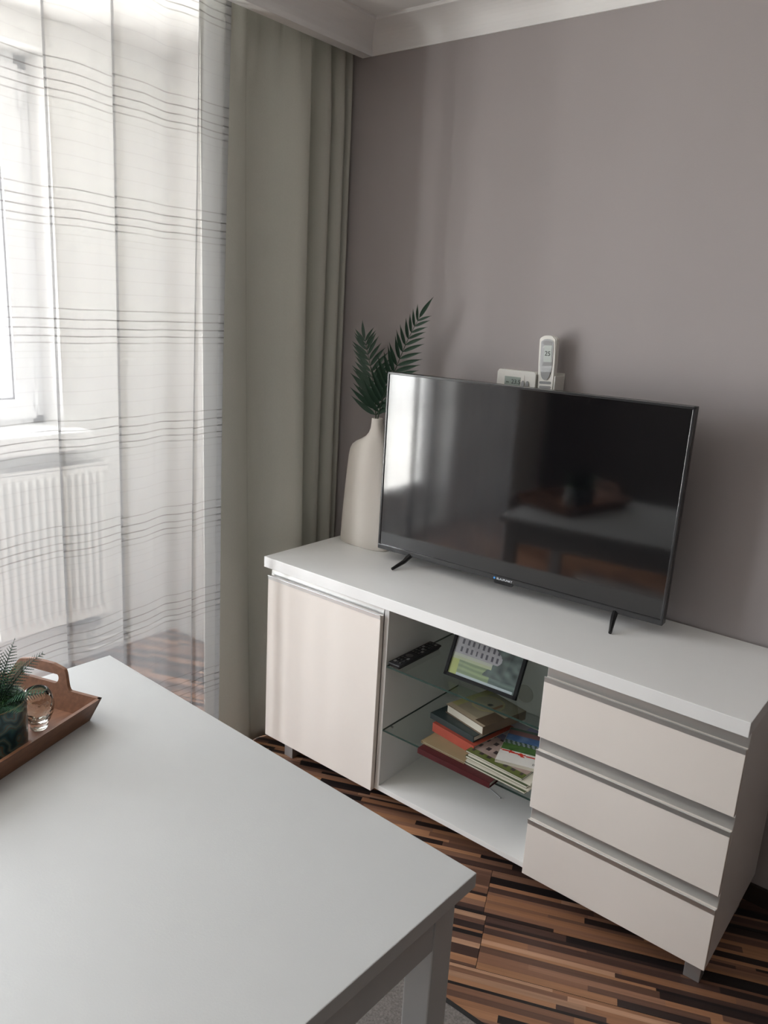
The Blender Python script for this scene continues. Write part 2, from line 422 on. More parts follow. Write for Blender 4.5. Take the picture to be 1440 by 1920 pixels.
def opening(name, y0, y1, z0, z1, leaves, low):
    win = tag(thing(name, (-.85, (y0+y1)/2, z0)), kind='structure')
    bm = bmesh.new()
    box(bm, XF0, XF1, y1-.055, y1, z0, z1, .004); box(bm, XF0, XF1, y0, y0+.055, z0, z1, .004)
    box(bm, XF0, XF1, y0, y1, z0, z0+.06, .004); box(bm, XF0, XF1, y0, y1, z1-.055, z1, .004)
    obj('window_frame' if not low else 'door_frame', bm, 'pvc_white', win, world=True)
    d = (y1-y0-.08)/leaves
    for k in range(leaves): sash_part(win, y0+.04+k*d+.001, y0+.04+(k+1)*d-.001, z0+.045, z1-.04, low=low, name='door_leaf' if low else 'sash')
    for zz in (z0+.13, z1-.16):
        bm = bmesh.new(); tube(bm, [(-.835, y1-.045, zz-.045), (-.835, y1-.045, zz+.045)], .008, 10)
        obj('hinge', bm, 'pvc_white', win, world=True, smooth=True)
    ym = y0+.08 if leaves == 1 else (y0+y1)/2+.05; zh = 1.75 if not low else 1.1
    bm = bmesh.new(); box(bm, -.845, -.83, ym-.015, ym+.015, zh-.05, zh+.03, .004); box(bm, -.83, -.80, ym-.008, ym+.008, zh-.015, zh+.001, .003); box(bm, -.812, -.80, ym-.008, ym+.008, zh-.13, zh+.001, .003)
    obj('handle', bm, 'pvc_white', win, world=True)
    return win
win = opening('window_1', WY0, WY1, WZ0, WZ1, 1, 0)
opening('door_1', DY0, DY1, DZ0, WZ1, 3, .17)
bm = B(-.859, -.565, WY0-.02, WY1+.06, WZ0-.055, WZ0+.022, .006)
obj('window_sill', bm, 'moulding_white', win, world=True)

# ------------------------------------------------------------------ radiator
RY0, RY1, RZ0, RZ1 = -.915, -.395, .235, .935
rad = thing('panel_radiator', (-.64, (RY0+RY1)/2, RZ0), label='white ribbed panel radiator on the wall under the window sill behind the sheer curtain', cat='radiator')
bm = bmesh.new()
n = int((RY1-RY0-.05)/.0333); st = (RY1-RY0-.05)/n
prof = [(-.6, RY0), (-.602, RY0+.025)]
for k in range(n):
    y = RY0+.025+k*st
    prof += [(-.611, y+st*.06), (-.590, y+st*.22), (-.588, y+st*.42), (-.590, y+st*.62), (-.611, y+st*.78)]
prof += [(-.6, RY1)]
za = [RZ0, RZ0+.03, RZ0+.05, RZ1-.06, RZ1-.04, RZ1-.012]
grid = []
for zi, z in enumerate(za):
    k = 1 if 2 <= zi <= 3 else 0
    grid.append([bm.verts.new((-.598+(x+.598)*k, y, z)) for x, y in prof])
for a, b in zip(grid, grid[1:]):
    for i in range(len(prof)-1): bm.faces.new((a[i], a[i+1], b[i+1], b[i]))
obj('front_panel', bm, 'radiator_white', rad, world=True, smooth=False)
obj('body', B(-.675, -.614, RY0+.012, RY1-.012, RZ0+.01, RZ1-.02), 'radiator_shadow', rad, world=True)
for y in (RY0, RY1-.006): obj('end_cap', B(-.69, -.598, y, y+.006, RZ0+.0, RZ1, .002), 'radiator_white', rad, world=True)
bm = bmesh.new(); y = RY0+.01
box(bm, -.690, -.684, RY0, RY1, RZ1-.012, RZ1); box(bm, -.606, -.598, RY0, RY1, RZ1-.014, RZ1)
while y < RY1-.01: box(bm, -.686, -.604, y, y+.004, RZ1-.010, RZ1-.002); y += .0125
obj('top_grille', bm, 'radiator_white', rad, world=True, kind='stuff')
for y, bnd in ((-.520, 1), (-.465, 0)):
    z0 = .052 if bnd else .088
    pts = [(-.645, y, RZ0+.005), (-.645, y, z0+.035), (-.645, y+.01, z0+.010), (-.645, y+.035, z0), (-.645, -.30, z0), (-.697, -.26, z0)]
    obj('pipe', tube(bmesh.new(), pts, .0085, 12), 'radiator_white', rad, world=True, smooth=True)
bm = bmesh.new(); box(bm, -.668, -.622, -.54, -.445, .17, .205, .006); tube(bm, [(-.645, -.54, .187), (-.645, -.575, .187)], [.019, .017], 14)
obj('valve', bm, 'plastic_silver', rad, world=True)

# ------------------------------------------------------------------ curtains
def cloth(name, prof_fn, n, zs, m, parent=None, thick=0, uvoff=None, ubase=0):
    """fabric hung from zs[0] down to zs[-1]; prof_fn(i, zrel) -> (x, y)"""
    me = bpy.data.meshes.new(name); V = []; UV = []
    cum = [0]
    top = [prof_fn(i/(n-1), .5) for i in range(n)]
    for a, b in zip(top, top[1:]): cum.append(cum[-1]+math.hypot(b[0]-a[0], b[1]-a[1]))
    nz = len(zs)
    for z in zs:
        k = (zs[0]-z)/(zs[0]-zs[-1])
        for i in range(n):
            x, y = prof_fn(i/(n-1), k); V.append((x, y, z)); UV.append((cum[i], z))
    Fc = [(j*n+i, j*n+i+1, (j+1)*n+i+1, (j+1)*n+i) for j in range(nz-1) for i in range(n-1)]
    me.from_pydata(V, [], Fc); uvl = me.uv_layers.new(name='UVMap')
    for p in me.polygons:
        p.use_smooth = True
        for li in p.loop_indices:
            u, v = UV[me.loops[li].vertex_index]
            uvl.data[li].uv = (u+ubase, v)
    me.materials.append(MATS[m])
    o = bpy.data.objects.new(name, me); COL.objects.link(o); BASE[o.name] = Vector((0, 0, 0))
    if thick:
        s = o.modifiers.new('t', 'SOLIDIFY'); s.thickness = thick; s.offset = 0
    if parent is not None: o.parent = parent; o.location = -BASE[parent.name]
    return o
def lerp_path(keys):
    cum = [0]
    for a, b in zip(keys, keys[1:]): cum.append(cum[-1]+math.hypot(b[0]-a[0], b[1]-a[1]))
    T = cum[-1]
    def cr(p0, p1, p2, p3, t):
        return .5*((2*p1)+(-p0+p2)*t+(2*p0-5*p1+4*p2-p3)*t*t+(-p0+3*p1-3*p2+p3)*t**3)
    def f(s):
        d = s*T
        for i in range(len(keys)-1):
            if d <= cum[i+1] or i == len(keys)-2:
                t = (d-cum[i])/max(1e-9, cum[i+1]-cum[i]); t = max(0, min(1, t))
                a = keys[max(i-1, 0)]; b = keys[i]; c = keys[i+1]; e = keys[min(i+2, len(keys)-1)]
                return cr(a[0], b[0], c[0], e[0], t), cr(a[1], b[1], c[1], e[1], t)
    return f
# heavy drape in the corner: keys (x, y)
DK = [(.368, -.655), (.362, -.60), (.360, -.52), (.348, -.47), (.326, -.44), (.318, -.40), (.335, -.355), (.380, -.305), (.412, -.265), (.412, -.232), (.380, -.212), (.325, -.205), (.305, -.222), (.318, -.190),
      (.372, -.165), (.402, -.138), (.395, -.113), (.345, -.105), (.308, -.120), (.325, -.095), (.382, -.088), (.408, -.066), (.398, -.050), (.345, -.050), (.325, -.044), (.372, -.036), (.400, -.024), (.398, -.012), (.372, -.005)]
dp = lerp_path(DK)
def dprof(s, k):
    x, y = dp(s)
    g = max(0, 1-k*9)*(1-s**6)                                    # gathered heading: shallower folds, more of them
    x = x*(1-g*.45)+.372*g*.45
    x += .010*g*math.sin(s*95)+.004*math.sin(s*14+k*3)*k
    w = min(1, k*1.4)
    y += .012*math.sin(s*7+k*2.4)*(1-s)*w*(1 if s > .02 else .3) if s < .97 else 0
    x += .012*w*math.sin(s*9.0+1)*(1-s)
    x += .085*k*k*math.sin(PI*min(1, s/.55))
    return x, min(y, -.003)
zs = [2.562-2.559*(j/60) for j in range(61)]
dr = cloth('drape', dprof, 320, zs, 'drape', thick=.0025)
tag(dr, 'heavy grey-green blackout drape gathered in the corner beside the taupe wall', 'curtain')
# the sheer
SK = [(.40, -2.10), (.44, -2.02), (.405, -1.92), (.44, -1.80), (.41, -1.70), (.44, -1.60), (.41, -1.50), (.435, -1.40), (.425, -1.30), (.408, -1.20), (.413, -1.160), (.424, -1.172), (.428, -1.158),
      (.440, -1.10), (.424, -1.03), (.410, -.982), (.416, -.968), (.432, -.986), (.436, -.966), (.440, -.90), (.428, -.85), (.414, -.80), (.426, -.755), (.428, -.715),
      (.432, -.700), (.442, -.712), (.440, -.695), (.431, -.66), (.428, -.585)]
sp_ = lerp_path(SK)
def sprof(s, k):
    x, y = sp_(s)
    x += (.010*math.sin(s*19+k*1.3)+.004*math.sin(s*41+k*5))*k
    y += -.062*k*max(0, s-.5)*2 + .006*math.sin(k*5+s*3)*k
    return min(max(x, .40), .47) if s > .25 else x, y
zs2 = [2.56-2.52*(j/70) for j in range(71)]
sh = cloth('sheer_curtain', sprof, 420, zs2, 'sheer_voile')
tag(sh, 'white sheer voile curtain with fine horizontal slub lines in front of the window', 'curtain')
def hprof(s, k):
    a = sprof(1, k)
    return a[0]+.0015, a[1]-(1-s)*.022
hm = cloth('side_hem', hprof, 4, zs2, 'sheer_voile', ubase=100); hm.parent = sh

bm = B(.33, .425, -3.0, -.005, 2.570, 2.583, .002); box(bm, .345, .351, -3.0, -.005, 2.583, 2.64); box(bm, .395, .401, -3.0, -.005, 2.583, 2.64)
tag(obj('curtain_rail', bm, 'moulding_white'), 'white double curtain rail hidden behind the ceiling pelmet', 'curtain rail')

# ------------------------------------------------------------------ sideboard
CX0, CX1, YD, YF, ZT = .519, 2.12, -.487, -.503, .795
cab = thing('sideboard', ((CX0+CX1)/2, -.25, 0), label='long white television sideboard with a glossy door, open glass shelves and three drawers', cat='sideboard')
def C_(name, bm, m, parent=cab, **k): return obj(name, bm, m, parent, world=True, **k)
C_('top', B(CX0, CX1, YF, -.014, ZT-.038, ZT, .0015), 'laminate_white')
ZB = .103
for (a, b, nm) in ((.526, .544, 'side_panel'), (1.036, 1.0535, 'partition'), (1.603, 1.6205, 'partition'), (2.101, 2.119, 'side_panel')):
    C_(nm, B(a, b, -.4685, -.016, ZB, ZT-.038, .0008), 'carcass_white')
C_('back_panel', B(.544, 2.101, -.022, -.016, ZB+.018, ZT-.038), 'carcass_white')
for a, b in ((.544, 1.036), (1.0535, 1.603), (1.6205, 2.101)):
    C_('bottom_panel', B(a, b, -.4685, -.022, ZB, ZB+.018, .0006), 'carcass_white')
bm = bmesh.new(); tube(bm, [(1.323, -.024, .391), (1.323, -.0222, .391)], .032, 32)
C_('cable_grommet', bm, 'grommet', smooth=False)
def jprofile(z):
    """aluminium grip profile on the top edge of a front: lip, hollow, riser"""
    pts = [(YD-.0012, z-.012), (YD-.0012, z+.0015), (YD+.0005, z+.003), (YD+.003, z+.002), (YD+.006, z-.003), (YD+.011, z-.006), (YD+.016, z-.004)]
    for k in range(7):
        a = k/6*PI/2
        pts.append((YD+.0165+.006*math.sin(a)*.3, z-.002+.033*k/6))
    pts += [(YD+.0205, z+.031), (YD+.0195, z-.012)]
    return pts
def front(name, x0, x1, z0, z1):
    f = C_(name, B(x0, x1, YD, YD+.018, z0, z1-.002, .0012), 'lacquer')
    C_('handle', extrude_poly(jprofile(z1), 'x', x0+.0005, x1-.0005), 'aluminium', f)
    C_('lip', B(x0, x1, YD-.0035, YD-.0008, z1-.0005, z1+.0025, .0006), 'aluminium', f)
    return f
front('door', .524, 1.0345, ZB-.002, .722)
for z0, z1 in ((.541, .718), (.320, .499), (ZB-.002, .279)):
    front('drawer', 1.604, 2.1185, z0, z1)
for z in (.551, .325):
    g = C_('glass_shelf', B(1.0545, 1.602, -.466, -.024, z-.003, z+.003), 'shelf_glass')
    bm = bmesh.new(); box(bm, 1.0545, 1.602, -.4667, -.466, z-.003, z+.003); box(bm, 1.0540, 1.0545, -.4665, -.024, z-.003, z+.003)
    C_('polished_edge', bm, 'glass_edge', g)
    for x, y in ((1.0535, -.42), (1.0535, -.08), (1.603, -.42), (1.603, -.08)):
        d = .009 if x < 1.2 else -.009
        C_('shelf_peg', tube(bmesh.new(), [(x, y, z-.0065), (x+d, y, z-.0065)], .003, 8), 'steel')
for x in (.56, 2.058):
    for y in (-.42, -.09):
        C_('foot', B(x, x+.042, y, y+.042, 0.0005, ZB, .002), 'foot_metal')

# ------------------------------------------------------------------ television
tvx0, tvx1, tvy0, tvy1, tz0, tz1 = .793, 1.793, -.216, -.176, .833, 1.447
tva = math.atan2(tvy1-tvy0, tvx1-tvx0)
tv = thing('television', ((tvx0+tvx1)/2, (tvy0+tvy1)/2, ZT), tva, 'large black flat television standing on two splayed feet on the sideboard', 'television')
w = math.hypot(tvx1-tvx0, tvy1-tvy0)/2; h0, h1 = tz0-ZT, tz1-ZT
bm = bmesh.new(); box(bm, -w, w, .006, .030, h0, h1, .003); box(bm, -w*.72, w*.72, .028, .060, h0+.03, h0+.36, .012)
obj('body', bm, 'tv_plastic', tv)
bm = bmesh.new(); t = .0075
box(bm, -w, -w+t, -.002, .008, h0, h1, .0015); box(bm, w-t, w, -.002, .008, h0, h1, .0015)
box(bm, -w, w, -.002, .008, h1-t, h1, .0015); box(bm, -w, w, -.003, .012, h0, h0+.017, .002)
obj('bezel', bm, 'tv_bezel', tv)
obj('screen', B(-w+t, w-t, .0008, .0068, h0+.017, h1-t), 'tv_screen', tv)
bm = extrude_poly([(-.030, h0-.008), (.030, h0-.008), (.034, h0+.004), (-.034, h0+.004)], 'y', -.0045, .006)
lg = obj('logo_plate', bm, 'tv_plastic', tv)
mw = Matrix.Translation((0.003, -.0036, h0+.0078)) @ Matrix.Rotation(PI/2, 4, 'X')
text('logo', 'BLAUPUNKT', .0098, 'logo_white', tv, mw)
bm = bmesh.new(); tube(bm, [(-.033, -.0034, h0+.0078), (-.033, -.0030, h0+.0078)], .0036, 16)
obj('logo_dot', bm, 'logo_blue', tv)
for sx_ in (-1, 1):
    ft = bmesh.new(); x = sx_*(w-.118)
    for (ya, sgn) in ((-.075, 1), (.115, -1)):
        pts = [(x-sx_*.022, .018, h0+.012), (x-sx_*.014, .018+(ya-.018)*.45, h0*.62), (x, ya, .005)]
        for (p, q, ra, rb) in ((pts[0], pts[1], .010, .0075), (pts[1], pts[2], .0075, .005)):
            p, q = Vector(p), Vector(q); tube(ft, [p, p.lerp(q, .5), q], [ra, (ra+rb)/2, rb], 8)
    obj('foot', ft, 'tv_plastic', tv, smooth=False)

# ------------------------------------------------------------------ vase
vase = bmesh.new()
VL = [(0, .549, .770, .040), (.004, .547, .772, .044), (.10, .552, .772, .046), (.20, .560, .767, .046), (.28, .567, .760, .045), (.33, .572, .753, .043), (.355, .577, .748, .041), (.372, .586, .743, .039), (.386, .604, .737, .036), (.398, .628, .731, .032),
      (.410, .648, .725, .027), (.424, .660, .718, .023), (.440, .666, .713, .020), (.460, .669, .708, .019), (.475, .669, .708, .019), (.477, .671, .706, .017), (.470, .674, .703, .014), (.40, .676, .701, .012)]
seg = 48; rings = []
for z, a, b, d in VL:
    c, r = (a+b)/2, (b-a)/2; ring = []
    for k in range(seg):
        t_ = 2*PI*k/seg; e = .78
        cs, sn = math.cos(t_), math.sin(t_)
        ring.append(vase.verts.new((c+r*math.copysign(abs(cs)**e, cs), -.130+d*math.copysign(abs(sn)**.9, sn), ZT+z)))
    rings.append(ring)
for a, b in zip(rings, rings[1:]):
    for k in range(seg): vase.faces.new((a[k], a[(k+1) % seg], b[(k+1) % seg], b[k]))
vase.faces.new(rings[0]); vase.faces.new(rings[-1])
vo = obj('bottle_vase', vase, 'ceramic', smooth=True)
tag(vo, 'tall flattened cream ceramic bottle vase with an off-centre neck beside the television', 'vase')

# fern fronds standing in the vase
def leaflet_mesh():
    bm = bmesh.new(); n = 7; L = []; R = []; C = []
    for i in range(n+1):
        t_ = i/n; wv_ = .092*math.sin(PI*min(1, t_*1.02+.06))**.8*(1-.35*t_) if i < n else 0
        bend = -.10*t_*t_
        C.append(bm.verts.new((t_, bend, -.0-.06*t_*t_)))
        if 0 < i < n:
            L.append(bm.verts.new((t_, bend+wv_, .02-.06*t_*t_))); R.append(bm.verts.new((t_, bend-wv_, .02-.06*t_*t_)))
    bm.faces.new((C[0], C[1], L[0])); bm.faces.new((C[0], R[0], C[1]))
    for i in range(n-2):
        bm.faces.new((C[i+1], C[i+2], L[i+1], L[i])); bm.faces.new((C[i+1], R[i], R[i+1], C[i+2]))
    bm.faces.new((C[-2], C[-1], L[-1])); bm.faces.new((C[-2], R[-1], C[-1]))
    return bm
leaf_src = None
def palm_frond(pts, nrm, n, lenfn, t0, label, tipl, angle=58):
    global leaf_src
    root = thing('fern_frond', pts[0], 0, label, 'artificial fern', 'fern fronds in the bottle vase')
    P = [Vector(p) for p in pts]; b0 = P[0]
    def Q(t_):
        m_ = len(P)-1; i = min(int(t_*m_), m_-1); k = t_*m_-i
        a, b, c, d = P[max(i-1, 0)], P[i], P[i+1], P[min(i+2, m_)]
        return .5*((2*b)+(-a+c)*k+(2*a-5*b+4*c-d)*k*k+(-a+3*b-3*c+d)*k**3)
    bm = bmesh.new(); m_ = 24
    tube(bm, [Q(i/m_)-b0 for i in range(m_+1)], [.0022*(1-.7*i/m_) for i in range(m_+1)], 6)
    st_ = obj('stem', bm, 'fern_stem', root, smooth=True)
    nrm = Vector(nrm).normalized()
    def place(p, d, l):
        global leaf_src
        y = nrm.cross(d).normalized(); z = d.cross(y)
        M_ = Matrix.Translation(p-b0) @ Matrix(((d.x, y.x, z.x, 0), (d.y, y.y, z.y, 0), (d.z, y.z, z.z, 0), (0, 0, 0, 1))) @ Matrix.Diagonal((l, l, l, 1))
        if leaf_src is None:
            leaf_src = obj('leaflet', leaflet_mesh(), 'fern_leaf', root, smooth=True); leaf_src.matrix_local = M_
        else: share('leaflet', leaf_src, root, M_)
    for i in range(n):
        t_ = t0+(1-t0-.02)*i/(n-1)*.93
        p = Q(t_); d = (Q(min(1, t_+.02))-Q(max(0, t_-.02))).normalized()
        for s in (-1, 1):
            a = math.radians(angle*(1-.35*(i/(n-1)))+random.uniform(-4, 4))*s
            dd = Matrix.Rotation(a, 3, nrm) @ d
            dd = (dd+nrm*random.uniform(-.05, .18)).normalized()
            place(p, dd, lenfn(i/(n-1))*random.uniform(.93, 1.05))
    place(Q(.955), (Q(1)-Q(.95)).normalized(), tipl)
    return root
viewn = (.62, -.76, .15)
palm_frond([(.684, -.132, 1.262), (.670, -.127, 1.34), (.645, -.117, 1.41), (.610, -.107, 1.49), (.584, -.100, 1.545)], viewn, 15,
           lambda t_: .128*(1-.50*t_)*(1-.25*max(0, .3-t_)), .08, 'dark green artificial fern frond leaning left behind the vase neck', .075, 54)
palm_frond([(.690, -.132, 1.262), (.706, -.128, 1.34), (.745, -.12, 1.44), (.79, -.115, 1.55), (.835, -.110, 1.635)], viewn, 16,
           lambda t_: (.132-.03*abs(t_-.3))*(1-.50*t_), .12, 'taller dark green artificial fern frond leaning right above the television', .085, 56)

# ------------------------------------------------------------------ thermostat and air conditioner remote
th = thing('thermostat', (1.172, 0, 1.435), 0, 'cream wall thermostat with a small grey display behind the television', 'thermostat')
def flat(pts, y0, y1): return extrude_poly(pts, 'y', y0, y1)
bm = flat(rounded(.142, .092, .008), -.027, -.0005); bmesh.ops.bevel(bm, geom=[e for e in bm.edges if all(abs(v.co.y+.027) < 1e-5 for v in e.verts)], offset=.003, segments=2, affect='EDGES')
obj('body', bm, 'plastic_white', th)
obj('door', flat(rounded(.086, .058, .003, -.014, .004), -.0285, -.026), 'plastic_white', th)
obj('display', flat(rounded(.058, .030, .001, -.012, .010), -.0295, -.028), 'lcd', th)
rot = Matrix.Rotation(PI/2, 4, 'X')
text('display_digits', '23.5', .020, 'dark_print', th, Matrix.Translation((.001, -.0297, .009)) @ rot)
text('display_mark', 'PM', .008, 'dark_print', th, Matrix.Translation((-.030, -.0297, .006)) @ rot)
for x in (.026, .042):
    bm = bmesh.new(); pts = [(x+.0055*math.cos(a*PI/10), .004+.012*math.sin(a*PI/10)) for a in range(20)]
    obj('button', flat(pts, -.031, -.028), 'plastic_silver' if x > .03 else 'button_grey', th)

rz_ = thing('air_conditioner_remote', (1.293, -.036, 1.435), 0, 'white and silver air conditioner remote with display standing in its wall holder', 'remote control')
lean = Matrix.Rotation(math.radians(-3), 4, 'Y')
def RP(name, bm, m, parent=rz_, **k):
    bmesh.ops.transform(bm, matrix=lean, verts=bm.verts); return obj(name, bm, m, parent, **k)
outl = []
H0, H1 = -.065, .163
for k in range(13):
    a = PI*k/12; outl.append((.0285*math.cos(a), H1-.014+.014*math.sin(a)))
outl += [(-.0275, .08), (-.0245, 0), (-.0235, H0+.006), (-.018, H0), (.018, H0), (.0235, H0+.006), (.0245, 0), (.0275, .08)]
bm = flat(outl, -.022, .0); bmesh.ops.bevel(bm, geom=[e for e in bm.edges if all(abs(v.co.y+.022) < 1e-5 for v in e.verts)], offset=.003, segments=2, affect='EDGES')
RP('body', bm, 'plastic_white')
inner = [(.021*math.cos(PI*k/10), .142+.010*math.sin(PI*k/10)) for k in range(11)]+[(-.021, .075)]+[(-.019*math.cos(PI*k/10), .062-.030*math.sin(PI*k/10)) for k in range(11)]+[(.021, .075)]
RP('window_bezel', flat(inner, -.0235, -.021), 'plastic_silver')
RP('dark_band', flat(rounded(.030, .012, .002, .002, .140), -.0242, -.023), 'button_grey')
RP('display', flat(rounded(.026, .050, .001, .004, .108), -.0245, -.023), 'lcd_light')
RP('display_frame', flat(rounded(.030, .010, .001, .003, .077), -.0243, -.023), 'button_grey')
text('display_digits', '25', .020, 'dark_print', rz_, Matrix.Translation((-.002, -.0248, .108)) @ rot)
pts = [(.016*math.cos(PI+PI*k/10), .052+.024*math.sin(PI+PI*k/10)) for k in range(11)]
RP('navigation_button', flat(pts, -.0255, -.023), 'button_grey')
for z in (.020, .006): RP('wide_button', flat(rounded(.040, .008, .004, 0, z), -.0235, -.0215), 'button_grey')
for z in (-.010, -.022, -.034):
    for x in (-.011, .011): RP('button', flat(rounded(.013, .007, .0034, x, z), -.0235, -.0215), 'button_grey')
hd = thing('remote_holder', (1.293, 0, 1.40), 0, 'open white wall bracket holding the air conditioner remote', 'holder')
bm = bmesh.new(); box(bm, -.036, .036, -.008, -.001, -.045, .085, .002); box(bm, -.036, -.0315, -.066, -.006, -.045, .078, .0015)
box(bm, .0315, .036, -.066, -.006, -.045, .078, .0015); box(bm, -.036, .036, -.066, -.006, -.050, -.045, .001)
obj('bracket', bm, 'plastic_white', hd)
obj('bracket_lip', B(-.036, .036, -.068, -.063, -.050, -.010, .001), 'plastic_white', hd)

# ------------------------------------------------------------------ things on the glass shelves
ZS1, ZS2 = .5541, .3281
rc = thing('television_remote', (1.083, -.353, ZS1), 0, 'slim black television remote control on the upper glass shelf', 'remote control')
bm = B(-.024, .024, -.115, .115, .0004, .016, .004)
for v in bm.verts:
    if v.co.z > .008: v.co.x *= 1.0
    if v.co.z < .006: v.co.x *= .8; v.co.y *= .96
obj('body', bm, 'black_rubber', rc)
for j in range(11):
    for i in range(3):
        if 3 <= j <= 4: continue
        m = 'button_grey' if (i+j) % 4 == 0 else 'tv_bezel'
        obj('button', B(-.016+i*.0115, -.008+i*.0115, -.098+j*.019, -.087+j*.019, .0155, .0175, .001), m, rc)
bm = bmesh.new(); tube(bm, [(0, -.033, .0155), (0, -.033, .0178)], .013, 20); obj('navigation_ring', bm, 'tv_bezel', rc)

# framed photograph of a pale palace by a pond
def palace(u, v):
    r = random.random()
    sky = (.40, .40, .42)
    if v > .93 and u < .60: return (.42, .42, .43)
    edge = .62-.10*math.sin(v*9)
    if v > .42 and u < edge:
        # facade with rows of windows
        fu = (u*13) % 1; fv = ((v-.42)*6.2) % 1
        if .28 < fu < .66 and .2 < fv < .82 and u > .06 and v > .46: return (.07, .065, .08)
        b = .36+.05*noise.noise(Vector((u*8, v*8, 0)))
        return (b, b*.95, b*.98)
    if v > .30 and u < .60:
        return (.42, .45, .28) if v < .36 else (.45, .46, .38)
    if u < .12 and v < .62: return (.38, .42, .12)
    if u >= edge-.02 and v > .16:
        b = .10+.09*noise.noise(Vector((u*9, v*9, 3)))
        return (b*.85, b*1.1, b*1.0) if v < .8 else (b*1.6, b*1.6, b*.9)
    s = .5+.5*math.sin(v*60+3*noise.noise(Vector((u*4, v*4, 1))))
    if v < .06 and .1 < u < .97: return (.42, .47, .48)
    if v < .30 and u < .6: return (.17+.10*s, .22+.12*s, .12+.06*s)
    return (.08+.05*s, .11+.06*s, .10+.05*s)
pf = thing('picture_frame', (1.346, -.385, ZS1), math.radians(1.5), 'black picture frame with a photo of a pale palace leaning on the upper glass shelf', 'picture frame')
tilt = Matrix.Rotation(math.radians(-24), 4, 'X')   # leans back
fw, fh = .252, .180
def PF(name, bm, m, z=0, **k):
    bmesh.ops.transform(bm, matrix=Matrix.Translation((0, 0, .0035)) @ tilt, verts=bm.verts); return obj(name, bm, m, pf, **k)
bm = bmesh.new(); t = .011
box(bm, -fw/2, -fw/2+t, -.004, .009, 0, fh, .0008); box(bm, fw/2-t, fw/2, -.004, .009, 0, fh, .0008); box(bm, -fw/2, fw/2, -.004, .009, 0, t, .0008); box(bm, -fw/2, fw/2, -.004, .009, fh-t, fh, .0008)
PF('moulding', bm, 'black_frame')
bm = print_grid(fw-2*t+.002, fh-2*t+.002, 96, 72, palace); bmesh.ops.transform(bm, matrix=Matrix.Translation((0, .001, fh/2)) @ Matrix.Rotation(PI/2, 4, 'X'), verts=bm.verts)
PF('photograph', bm, 'print')
PF('glazing', B(-fw/2+t, fw/2-t, -.0012, -.0006, t, fh-t), 'pane_glass')
PF('backing', B(-fw/2+.003, fw/2-.003, .0035, .0085, .003, fh-.003), 'book_dark')
bm = bmesh.new(); box(bm, -.02, .02, .070, .073, .0005, .135)
for v in bm.verts:
    if v.co.z > .1: v.co.y -= .016
    else: v.co.y += .035
obj('easel_leg', bm, 'black_frame', pf)

def book(name, loc, rz, w_, d_, h_, cover, label, cat='book', group=None, soft=False, cov=None, spine=None):
    """closed book lying flat; local x = width, y = depth (front is -y), z up"""
    b = thing(name, loc, rz, label, cat, group)
    t_ = .0006 if soft else .0022
    bm = bmesh.new(); box(bm, -w_/2, w_/2, -d_/2, d_/2, 0, t_, t_*.3); box(bm, -w_/2, w_/2, -d_/2, d_/2, h_-t_, h_, t_*.3)
    # spine along one side
    if spine == 'front': box(bm, -w_/2, w_/2, -d_/2-.0002, -d_/2+t_*1.2, 0, h_, t_*.3)
    elif spine == 'left': box(bm, -w_/2-.0002, -w_/2+t_*1.2, -d_/2, d_/2, 0, h_, t_*.3)
    else: box(bm, w_/2-t_*1.2, w_/2+.0002, -d_/2, d_/2, 0, h_, t_*.3)
    obj('cover', bm, cover, b)
    i_ = .0008 if soft else .004
    obj('pages', B(-w_/2+i_, w_/2-i_, -d_/2+(i_ if spine != 'front' else t_*1.2), d_/2-i_, t_, h_-t_), 'paper', b)
    if cov:
        bm = print_grid(w_-.002, d_-.002, 44, 60, cov, h_+.0002); obj('cover_print', bm, 'print', b)
    return b
# left pile, from the shelf up
z = ZS2
book('book', (1.352, -.402, z), math.radians(-1), .262, .200, .018, 'book_red', 'dark red album, bottom of the left book pile, overhanging the glass edge', spine='front'); z += .0182
zr = z
book('book', (1.295, -.372, z), math.radians(-2), .165, .20, .008, 'book_tan', 'thin tan book lying between the dark red album and the orange-red book', spine='left'); z += .0082
book('book', (1.302, -.318, z), math.radians(-9), .175, .19, .030, 'book_orange', 'thick orange-red book in the middle of the left book pile', spine='front'); z += .0302
book('book', (1.285, -.300, z), math.radians(-9), .185, .195, .020, 'book_dark', 'black-green hardback with pale pages directly under the cookbook', spine='front'); z += .0202
def cookbook(u, v):
    b = .30+.04*noise.noise(Vector((u*7, v*7, 0)))
    d = math.hypot((u-.42), (v-.62)*1.1)
    if abs(d-.30) < .02: return (.40, .34, .17)
    if math.hypot(u-.48, v-.62) < .05: return (.04, .03, .02)
    if .60 < u < .66 and .55 < v < .8: return (.26, .12, .05)
    if d < .30: return (.34, .29, .20)
    if u > .72 and v > .05 and v < .5: return (.10, .065, .04)
    if v < .12: return (.42, .34, .24)
    if u < .15: return (.36, .33, .14)
    return (b, b*.85, b*.6)
book('book', (1.318, -.275, z), math.radians(-14), .17, .19, .030, 'book_brown', 'thick cookbook with round dishes on its beige cover, top of the left book pile', cov=cookbook, spine='right')
